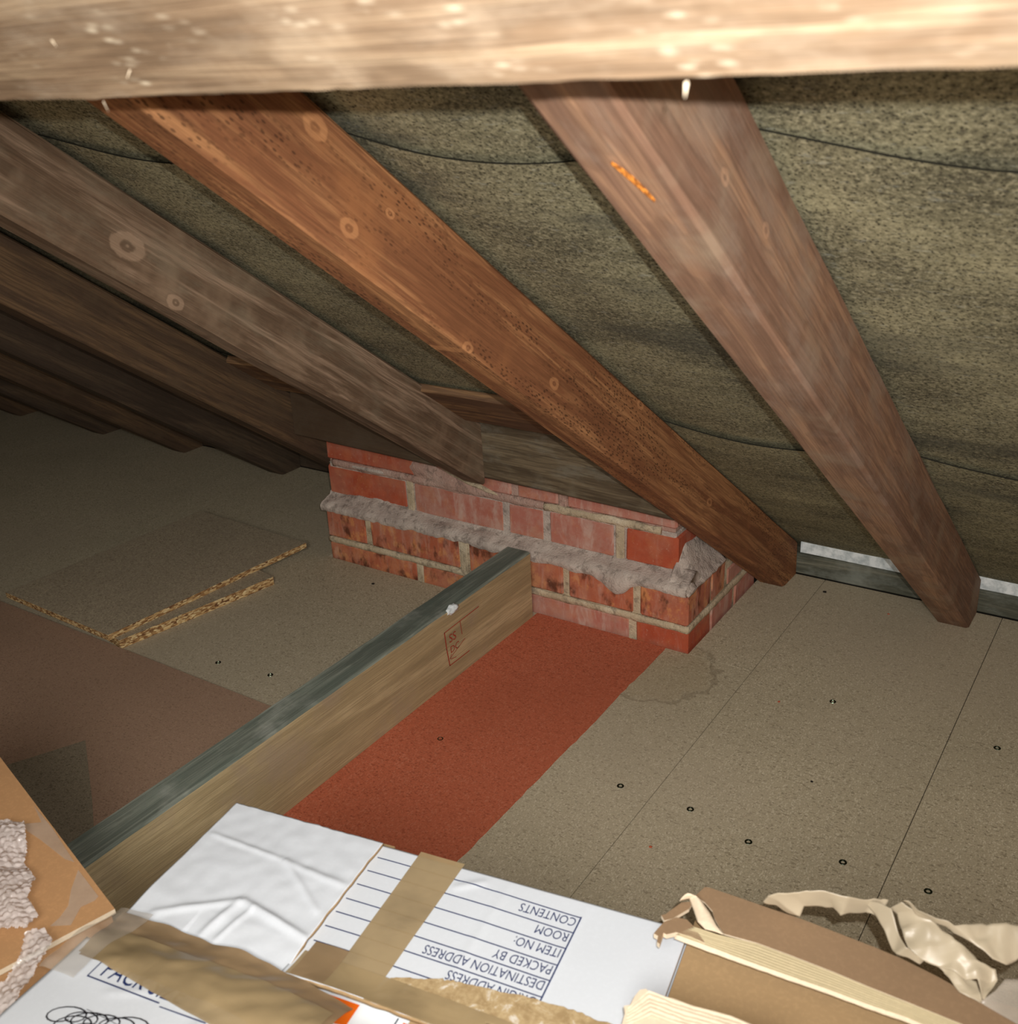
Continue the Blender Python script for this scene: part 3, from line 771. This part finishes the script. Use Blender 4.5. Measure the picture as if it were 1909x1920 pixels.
# the printed form, upside down from here (text runs towards -u, its top towards the viewer)
items = []
rowv = [.0155, .0330, .0505, .0685, .0845, .1010, .1180]
for r in rowv:
    pl = [(.1655 + (.3585 - .1655) * t / 24, r + .0030 * t / 24 - .0012 * math.sin(t / 24 * math.pi)) for t in range(25)]
    vv, ff = stroke_quads(pl, .00115); items.append((vv, ff, 0))
vv, ff = stroke_quads([(.3590, .0178 + (.122 - .0178) * t / 12) for t in range(13)], .00125); items.append((vv, ff, 0))
for s_, r in zip(('CONTENTS', 'ROOM', 'ITEM NO:', 'PACKED BY', 'DESTINATION ADDRESS', 'ORIGIN ADDRESS'), rowv):
    items.append(text_item(s_, .0132, .3570, r + .0048, -1, 1, .72))
print_part('printed_form', [M['ink']], items, lambda a, b: uvz(a, b, z_right(a, b) + .0004), flap_r, label='blue printed address form')
# torn liner showing brown board
tp = [(.236, .158), (.240, .140), (.243, .129), (.255, .124), (.268, .121), (.279, .116), (.292, .1145), (.312, .1115), (.330, .1105), (.345, .1075), (.362, .1075), (.385, .1060), (.405, .1090), (.4435, .1040), (.4435, .158)]
N = NT('torn paper liner'); p = N.pos(); a = N.noise(p, 60, 5, .7, .6); b = N.noise(p, 300, 3)
M['torn'] = N.done(N.mix(N.math('MULTIPLY', N.mask(b, .5, .65), .3), N.ramp(a, [(.4, lin('#9d8560')), (.55, lin('#b49d76')), (.66, lin('#d9d3c8'))]), lin('#c9b48e')), .8)
def ragpoly(pts, amp, seed, n_=6):
    out = []
    for i, a in enumerate(pts):
        b = pts[(i + 1) % len(pts)]
        out += ragged(a, b, n_, amp, seed + i)
    return out
def fan(name, poly, zf, mat, parent, **tags):
    """thin layer following a height function over a polygon in (u,v)"""
    bm = bmesh.new(); vs_ = [bm.verts.new((u, v, 0)) for u, v in poly]; bm.faces.new(vs_)
    bmesh.ops.triangulate(bm, faces=bm.faces[:]); bmesh.ops.subdivide_edges(bm, edges=bm.edges[:], cuts=3, use_grid_fill=True)
    for v in bm.verts: v.co = uvz(v.co.x, v.co.y, zf(v.co.x, v.co.y))
    return link(name, bm_mesh(bm, name), mat, parent, **tags)
def grid_layer(name, u0, u1, v0, v1, zf, mat, parent, nu=30, nv=30, warp=None, **tags):
    v = []; f = []
    for j in range(nv + 1):
        for i in range(nu + 1):
            u, vv = u0 + (u1 - u0) * i / nu, v0 + (v1 - v0) * j / nv
            if warp: u, vv = warp(u, vv)
            v.append(uvz(u, vv, zf(u, vv)))
    for j in range(nv):
        for i in range(nu): f.append((j * (nu + 1) + i, (j + 1) * (nu + 1) + i, (j + 1) * (nu + 1) + i + 1, j * (nu + 1) + i + 1))
    return link(name, pydata(v, f, name, True), mat, parent, **tags)
fan('torn_liner', ragpoly(tp, .0022, 20), lambda u, v: z_right(u, v) + .0007, M['torn'], flap_r)
# brown tape: one strip down the form, doubled strips along the joint
grid_layer('tape', .199, .2425, -.004, .157, lambda u, v: z_right(u, v) + .0011 + .0008 * noise.noise((u * 30, v * 18, 2)) * max(0, v - .06) / .1, M['tape'], flap_r, 20, 50, warp=lambda u, v: (u - .004 * max(0, v) / .15 * (u - .199) / .0435, v))
grid_layer('tape', .1655, .443, .1305, .1575, lambda u, v: z_right(u, v) + .0016 + .0007 * noise.noise((u * 40, v * 40, 5)), M['tape'], flap_r, 80, 10, warp=lambda u, v: (u, v + (.007 * max(0, (u - .25) / .2) if v < .14 else 0)))
grid_layer('tape', .169, .200, .1195, .157, lambda u, v: z_right(u, v) + .0022 + .0008 * noise.noise((u * 40, v * 40, 8)), M['tape_dark'], flap_r, 12, 12)
def z_join(u, v):
    t = max(0, min(1, (v - .152) / .055)); t = t * t * (3 - 2 * t)
    base = .3052 + (.3215 - .3052) * t
    return base + .0018 * noise.noise((u * 20, v * 50, 11)) * 1.2 + .0012 * noise.noise((u * 60, v * 90, 3))
grid_layer('tape', .006, .236, .1535, .214, z_join, M['tape_dark'], wb, 90, 26, warp=lambda u, v: (u + (v - .18) * .25 * (1 - u / .23), v + (.003 * noise.noise((u * 45, 2, 0)) if v < .156 else 0) + .016 * max(0, (u - .13) / .1) ** 1.5))
grid_layer('tape', .012, .230, .176, .2175, lambda u, v: z_join(u, v) + .0011, M['tape'], wb, 80, 16, warp=lambda u, v: (u, v + (.13 * (u - .055)) * max(0, (v - .18) / .0375) + .012 * max(0, (u - .14) / .1) ** 1.5))
grid_layer('clear_tape', -.006, .03, .150, .235, lambda u, v: max(z_join(u, v), .3198 if v > .2 else 0) - .35 * max(0, -u) + .0022, M['tape_clear'], wb, 12, 24)
# lettering and scribble on the near flap
items = []
items.append(text_item('PACK SIZE', .0235, .043, .2235, 1, -1, .70))
vv, ff = stroke_quads([(.036, .2275), (.105, .2275)], .0012); items.append((vv, ff, 0))
vv, ff = stroke_quads([(.036, .2275), (.036, .2075)], .0010); items.append((vv, ff, 0))
vv, ff = stroke_quads([(.108, .2300), (.150, .2300)], .0009); items.append((vv, ff, 0))
for (u0, v0, du, dv, loops, ru, rv, ph) in ((.046, .263, .056, -.010, 6, .012, .0085, .3), (.058, .266, .050, .004, 5, .010, .0080, 1.4)):
    pl = []
    for t in range(loops * 16 + 1):
        a_ = t / 16 * 2 * math.pi + ph; s = t / (loops * 16); k_ = .65 + .45 * noise.noise((s * 6, ph, 0)) + .2
        pl.append((u0 + du * s + ru * k_ * math.cos(a_) + .5 * rv * k_ * math.sin(a_) * -1, v0 + dv * s + rv * k_ * math.sin(a_)))
    vv, ff = stroke_quads(pl, .0011); items.append((vv, ff, 1))
vv, ff = stroke_quads([(.060, .2525), (.085, .2540), (.098, .2560)], .0004); items.append((vv, ff, 1))
print_part('printed_text', [M['ink'], M['pen']], items, lambda a, b: uvz(a, b, z_near(a, b) + .0006), flap_n, label='blue lettering and black scribble')
# printed carton inside the box, seen through the joint
ct = empty('printed_carton', uvz(.25, .2, .22), label='orange and white printed carton inside the removals box', category='carton')
ubox('body', .17, .40, .10, .30, .20, .2890, M['pwhite'], ct)
ubox('support', .17, .40, .10, .30, .007, .1998, M['kraft'], ct)
it = []
def uquad(pts, k): return (pts, [tuple(range(len(pts)))], k)
it.append(uquad([(.172, .152), (.228, .152), (.228, .172), (.205, .176), (.172, .172)], 0))
it.append(uquad([(.261, .152), (.2622, .152), (.2622, .20), (.261, .20)], 1))
it.append(uquad([(.267, .154), (.297, .154), (.297, .1555), (.267, .1555)], 0))
it.append(uquad([(.268, .159), (.296, .159), (.296, .1695), (.268, .1695)], 0))
it.append(uquad([(.17, .186), (.40, .186), (.40, .29), (.17, .29)], 3))
print_part('carton_print', [M['orange'], M['line'], M['pwhite'], M['kraft_grey']], it, lambda a, b: uvz(a, b, .2896), ct)
print_part('carton_lettering', [M['pwhite']], [text_item('CARE', .011, .2695, .1675, 1, -1, .8)], lambda a, b: uvz(a, b, .2900), ct)

# ------------------------------------------------------------------ brown box on the left with bubble wrap
PA, PB = Vector((-.346, -1.003, 0)), Vector((-.050, -1.082, 0))
ex = (PB - PA).normalized(); ey = Vector((ex.y, -ex.x, 0))            # ey towards the viewer
def lb(a, b, z): return PB - ex * a + ey * b + Z * z                  # a leftwards from the right corner, b towards viewer
cb = empty('cardboard_box', lb(.21, .15, 0), label='orange-brown cardboard box under the bubble wrap at lower left', category='box')
def lslab(name, a0, a1, b0, b1, z0, z1, mats, parent):
    bm = slab([lb(a0, b0, z1), lb(a1, b0, z1), lb(a1, b1, z1), lb(a0, b1, z1)], z1 - z0)
    me = bm_mesh(bm, name)
    for p in me.polygons: p.material_index = 0 if abs(p.normal.z) > .5 or len(mats) == 1 else 1
    return link(name, me, mats, parent)
LZ = .290
lslab('body', .003, .42, .003, .33, .002, LZ - .006, [M['kraft_orange']], cb)
lslab('top_flap', 0, .423, 0, .17, LZ - .005, LZ, [M['kraft_orange'], M['kraft_pale']], cb)
lslab('top_flap', 0, .423, .172, .333, LZ - .005, LZ, [M['kraft_orange'], M['kraft_pale']], cb)
def lpoly(name, pts, z, mat):
    return link(name, pydata([lb(a, b, z) for a, b in pts], [tuple(range(len(pts)))]), mat, cb)
def from_w(x, y):
    d = Vector((x, y, 0)) - PB; return (-d.dot(ex), d.dot(ey))
def fpx(u, v, z):              # a point seen at (u, v) in the photograph, at height z
    r = RT * ((u - 954.5) / 1954.76) + DN * ((v - 960) / 1954.76) + FW
    return CAM + r * ((z - CAM.z) / r.z)
def lpx(lst): return [from_w(*fpx(u, v, LZ).to_2d()) for u, v in lst]
lpoly('clear_tape', lpx([(64, 1512), (78, 1543), (44, 1546), (52, 1560), (75, 1575), (122, 1612), (140, 1618), (100, 1556)]), LZ + .0008, M['tape_clear'])
lpoly('clear_tape', lpx([(147, 1632), (185, 1682), (178, 1690), (152, 1702), (133, 1736), (94, 1738), (112, 1722), (128, 1700), (134, 1668)]), LZ + .0008, M['tape_clear'])

def inpoly(p, poly):
    x, y = p; c = False; j = len(poly) - 1
    for i in range(len(poly)):
        xi, yi = poly[i]; xj, yj = poly[j]
        if (yi > y) != (yj > y) and x < (xj - xi) * (y - yi) / (yj - yi) + xi: c = not c
        j = i
    return c
def bubble(poly, label, seed):
    xs_ = [p[0] for p in poly]; ys_ = [p[1] for p in poly]
    st_ = .00125; nx = int((max(xs_) - min(xs_)) / st_) + 1; ny = int((max(ys_) - min(ys_)) / st_) + 1
    idx = {}; v = []; f = []
    sp = .0072
    for j in range(ny + 1):
        for i in range(nx + 1):
            a, b = min(xs_) + i * st_, min(ys_) + j * st_
            if not inpoly((a + .002 * noise.noise((b * 60, a * 60, seed)), b), poly): continue
            r = round(b / (sp * .866)); off = (r % 2) * sp / 2; cx_ = round((a - off) / sp) * sp + off; cy_ = r * sp * .866; cx_ += .0022 * noise.noise((cx_ * 900, cy_ * 900, seed)); cy_ += .0022 * noise.noise((cx_ * 700, cy_ * 800, seed + 2))
            d = math.hypot(a - cx_, b - cy_) / (sp * .46); h = .0019 * math.sqrt(max(0, 1 - d * d))
            z = LZ + .006 + .010 * (noise.noise((a * 22, b * 22, seed)) + .4) * .8 + .004 * noise.noise((a * 60, b * 60, seed + 3)) + h
            idx[i, j] = len(v); v.append(lb(a, b, max(LZ + .002, z)))
    for (i, j), k in idx.items():
        if (i + 1, j) in idx and (i, j + 1) in idx and (i + 1, j + 1) in idx:
            f.append((k, idx[i + 1, j], idx[i + 1, j + 1], idx[i, j + 1]))
    return link('bubble_wrap', pydata(v, f, 'bubble', True), M['bubble'], label=label, category='bubble wrap', group='bubble wrap on the brown box')
def wob(lst): return lpx(lst)
bubble(wob([(-90, 1535), (0, 1552), (52, 1556), (56, 1600), (50, 1630), (74, 1665), (58, 1700), (78, 1728), (55, 1758), (0, 1762), (-90, 1740)]), 'clear bubble wrap on the brown box, upper piece', 1)
bubble(wob([(52, 1772), (92, 1762), (110, 1788), (98, 1806), (30, 1905), (-60, 1985), (-90, 1890), (10, 1850), (40, 1815)]), 'clear bubble wrap beside the white box corner, lower piece', 2)

# ------------------------------------------------------------------ brown box on the right with torn flap and crumpled tape
rb = empty('open_box', uvz(BW + .2, .2, 0), label='brown cardboard box with torn lid flap at lower right', category='box')
RZ = .297
ubox('body', BW + .003, BW + .40, -.012, .38, .002, RZ - .005, M['kraft'], rb)
ubox('top_flap', BW + .0015, BW + .405, -.016, .385, RZ - .0045, RZ, M['kraft'], rb)
FZ = .330
def fp(lst, z=FZ): return [fpx(u, v, z) for u, v in lst]
def polyslab(name, pts, th, mats, parent, edge=1):
    bm = slab(pts, th); me = bm_mesh(bm, name)
    for p in me.polygons: p.material_index = 0 if abs(p.normal.z) > .5 or len(mats) < 2 else edge
    return link(name, me, mats, parent)
# upper liner of the flap
lin_pts = [(1312, 1672), (1322, 1663), (1330, 1664), (1380, 1681), (1440, 1702), (1500, 1722), (1560, 1745), (1640, 1776), (1690, 1797), (1760, 1832), (1830, 1872), (1930, 1935), (1990, 1975), (1990, 2020), (1930, 1985), (1804, 1920), (1700, 1878), (1637, 1853), (1560, 1821), (1480, 1790), (1420, 1768), (1358, 1751), (1350, 1740), (1340, 1722), (1336, 1708), (1322, 1692), (1304, 1680)]
polyslab('torn_flap', fp(lin_pts, FZ), .0012, [M['kraft_grey'], M['kraft_pale']], rb)
# exposed flutes along the near edge: ridged strip
A1 = [(1300, 1738), (1345, 1753), (1420, 1770), (1480, 1792), (1560, 1823), (1637, 1855), (1700, 1880), (1804, 1922), (1930, 1987), (1990, 2022)]
A2 = [(1268, 1752), (1322, 1771), (1400, 1801), (1470, 1826), (1560, 1857), (1637, 1886), (1700, 1907), (1790, 1946), (1930, 2010), (1990, 2042)]
def loft(name, e1, e2, z1, z2, nv, mats, parent, amp, solid=.0005, seed=0, fine=8, **tags):
    def dens(e):
        out = []
        for a, b in zip(e, e[1:]):
            for k in range(fine): out.append((a[0] + (b[0] - a[0]) * k / fine, a[1] + (b[1] - a[1]) * k / fine, *( [a[2] + (b[2] - a[2]) * k / fine] if len(a) > 2 else [])))
        return out + [e[-1]]
    d1, d2 = dens(e1), dens(e2); v = []; f = []
    for i, (a, b) in enumerate(zip(d1, d2)):
        pa = fpx(a[0], a[1], a[2] if len(a) > 2 else z1); pb = fpx(b[0], b[1], b[2] if len(b) > 2 else z2)
        for j in range(nv + 1):
            t = j / nv; p_ = pa.lerp(pb, t); v.append(p_ + Z * amp(i, t, p_))
    n_ = nv + 1
    for i in range(len(d1) - 1):
        for j in range(nv): f.append((i * n_ + j, i * n_ + j + 1, (i + 1) * n_ + j + 1, (i + 1) * n_ + j))
    o = link(name, pydata(v, f, name, True), mats, parent, **tags)
    if solid: md = o.modifiers.new('t', 'SOLIDIFY'); md.thickness = solid; md.offset = -1
    return o
loft('exposed_flutes', A1, A2, FZ - .0005, FZ - .0018, 28, M['flute'], rb, lambda i, t, p_: .00042 * math.cos(t * 2 * math.pi * 7 + .8 * noise.noise((i * .05, 0, 0))) + .0004 * noise.noise((i * .1, t * 9, 3)), .0004)
# lower liner with its pale sliced edge
A3 = [(u - 3, v + 5) for u, v in A2]
loft('torn_edge', A2, [(u - 4, v + 8 + 5 * max(0, noise.noise((i * 1.7, 2, 0)))) for i, (u, v) in enumerate(A2)], FZ - .0018, FZ - .0045, 4, M['kraft_pale'], rb, lambda i, t, p_: .0006 * noise.noise((i * .5, t * 3, 1)), .0008)
polyslab('lower_liner', fp([(1300, 1742)] + A1[1:] + A2[::-1], FZ - .0052), .0012, [M['kraft'], M['kraft_pale']], rb)
# ragged torn corner: curled strip and broken corrugation
loft('torn_curl', [(1305, 1682), (1318, 1692), (1332, 1712), (1344, 1735), (1357, 1752)], [(1274, 1690), (1292, 1686), (1300, 1705), (1308, 1728), (1322, 1742)], FZ + .004, FZ + .002, 10, M['kraft_pale'], rb, lambda i, t, p_: .006 * math.sin(math.pi * t) * (1 - i / 34), .0006)
polyslab('torn_corner', fp([(1226, 1750), (1236, 1738), (1246, 1728), (1268, 1720), (1288, 1724), (1302, 1738), (1322, 1768), (1296, 1756), (1268, 1748), (1250, 1752), (1244, 1749), (1237, 1770), (1232, 1766), (1234, 1755)], FZ - .001), .0042, [M['kraft_grey'], M['kraft_pale']], rb)
polyslab('torn_corner', fp([(1240, 1716), (1248, 1714), (1278, 1692), (1300, 1690), (1292, 1704), (1262, 1722), (1246, 1726)], FZ - .002), .003, [M['kraft_grey'], M['kraft_pale']], rb)
# near torn flap edge at the bottom of the picture
NF = [(1165, 1925), (1172, 1900), (1170, 1886), (1182, 1884), (1190, 1868), (1200, 1856), (1212, 1854), (1218, 1862), (1236, 1866), (1262, 1872), (1300, 1886), (1340, 1896), (1372, 1905), (1410, 1921), (1480, 1950), (1480, 2010), (1170, 2010)]
polyslab('near_flap', fp(NF, .345), .0040, [M['kraft_pale'], M['kraft_pale']], rb)
loft('near_flutes', [(1178, 1890), (1216, 1858), (1300, 1888), (1372, 1907), (1470, 1948)], [(1172, 1925), (1222, 1905), (1310, 1935), (1390, 1960), (1470, 1990)], .3456, .3456, 26, M['kraft_pale'], rb, lambda i, t, p_: 0.00035 * math.cos(t * 36 + 2 * noise.noise((i * .2, 1, 1))) + .0009 * noise.noise((i * .6, t * 5, 2)), 0)
# crumpled brown tape hanging off the flap
cr = lambda s: (lambda i, t, p_: .0045 * noise.noise((p_.x * 34, p_.y * 34, s)) + .0035 * abs(noise.noise((p_.x * 75, p_.y * 75, s))) - .006 * abs(noise.noise((p_.x * 52, p_.y * 52, s + 4))))
tb = empty('loose_tape', fpx(1700, 1790, RZ), label='crumpled length of brown parcel tape hanging off the torn flap', category='tape')
loft('tape_loop', [(1430, 1694, .335), (1440, 1682, .345), (1490, 1676, .355), (1550, 1674, .360), (1590, 1683, .36), (1640, 1686, .356), (1668, 1692, .35)],
     [(1480, 1716, .331), (1500, 1722, .333), (1508, 1704, .340), (1562, 1704, .345), (1576, 1716, .345), (1624, 1709, .345), (1650, 1718, .345)], 0, 0, 12, M['tape_loose'], tb, cr(1))
loft('tape_fold', [(1619, 1686, .352), (1640, 1712, .350), (1660, 1745, .346), (1682, 1785, .341), (1724, 1806, .336), (1736, 1799, .336), (1768, 1824, .335), (1800, 1860, .334), (1838, 1879, .333)],
     [(1640, 1690, .356), (1672, 1705, .358), (1684, 1738, .352), (1700, 1775, .347), (1722, 1790, .342), (1742, 1795, .34), (1790, 1812, .340), (1832, 1835, .339), (1842, 1874, .334)], 0, 0, 10, M['tape_loose'], tb, cr(2))
loft('tape_fold', [(1668, 1702, .352), (1682, 1712, .350), (1690, 1740, .348), (1704, 1775, .345), (1728, 1795, .342), (1760, 1810, .340), (1800, 1830, .340), (1832, 1840, .338), (1842, 1872, .335)],
     [(1690, 1690, .362), (1712, 1704, .360), (1755, 1730, .356), (1790, 1765, .352), (1820, 1782, .350), (1835, 1800, .348), (1868, 1812, .346), (1872, 1832, .342), (1846, 1872, .335)], 0, 0, 14, M['tape_loose'], tb, cr(3))
loft('tape_fold', [(1690, 1688, .366), (1740, 1718, .362), (1790, 1736, .360), (1840, 1730, .360), (1875, 1732, .360), (1960, 1742, .358)],
     [(1716, 1714, .358), (1760, 1736, .355), (1820, 1765, .352), (1862, 1796, .348), (1888, 1805, .346), (1960, 1770, .350)], 0, 0, 14, M['tape_loose'], tb, cr(4))
loft('tape_end', [(1842, 1876, .333), (1866, 1858, .336), (1885, 1836, .338), (1960, 1838, .338)], [(1838, 1880, .331), (1872, 1900, .331), (1915, 1925, .331), (1975, 1960, .331)], 0, 0, 10, M['tape_clear'], tb, lambda i, t, p_: .001 * noise.noise((p_.x * 40, p_.y * 40, 6)))

# crumbs of brick and dirt on the floor
for k, (x, y, r, red, where) in enumerate(((.135, .33, .004, 0, 'tiny dark crumb on the floor just before the grey wall plate'), (.262, .30, .0028, 1, 'tiny reddish crumb on the floor left of the rightmost rafter foot'),
        (.19, -.07, .0025, 1, 'tiny reddish crumb on the bare floor right of the brickwork corner'), (.30, -.24, .0022, 0, 'tiny dark crumb in the middle of the right-hand floor panel'),
        (.165, -.475, .0026, 1, 'tiny reddish crumb on the floor just behind the removals box'), (-.66, -.06, .004, 0, 'tiny dark crumb on the floor before the left end of the bricks'))):
    bm = bmesh.new(); bmesh.ops.create_icosphere(bm, subdivisions=1, radius=r)
    for v in bm.verts:
        v.co = v.co * (1 + .5 * noise.noise(v.co * 300 + Vector((k, 0, 0)))); v.co.z = max(v.co.z * .6, -.0)
        v.co += Vector((x, y, .0004))
    link('crumb', bm_mesh(bm, 'crumb'), M['brick_clean'] if red else M['dark'], label=where, category='crumb', group='crumbs on the floor')
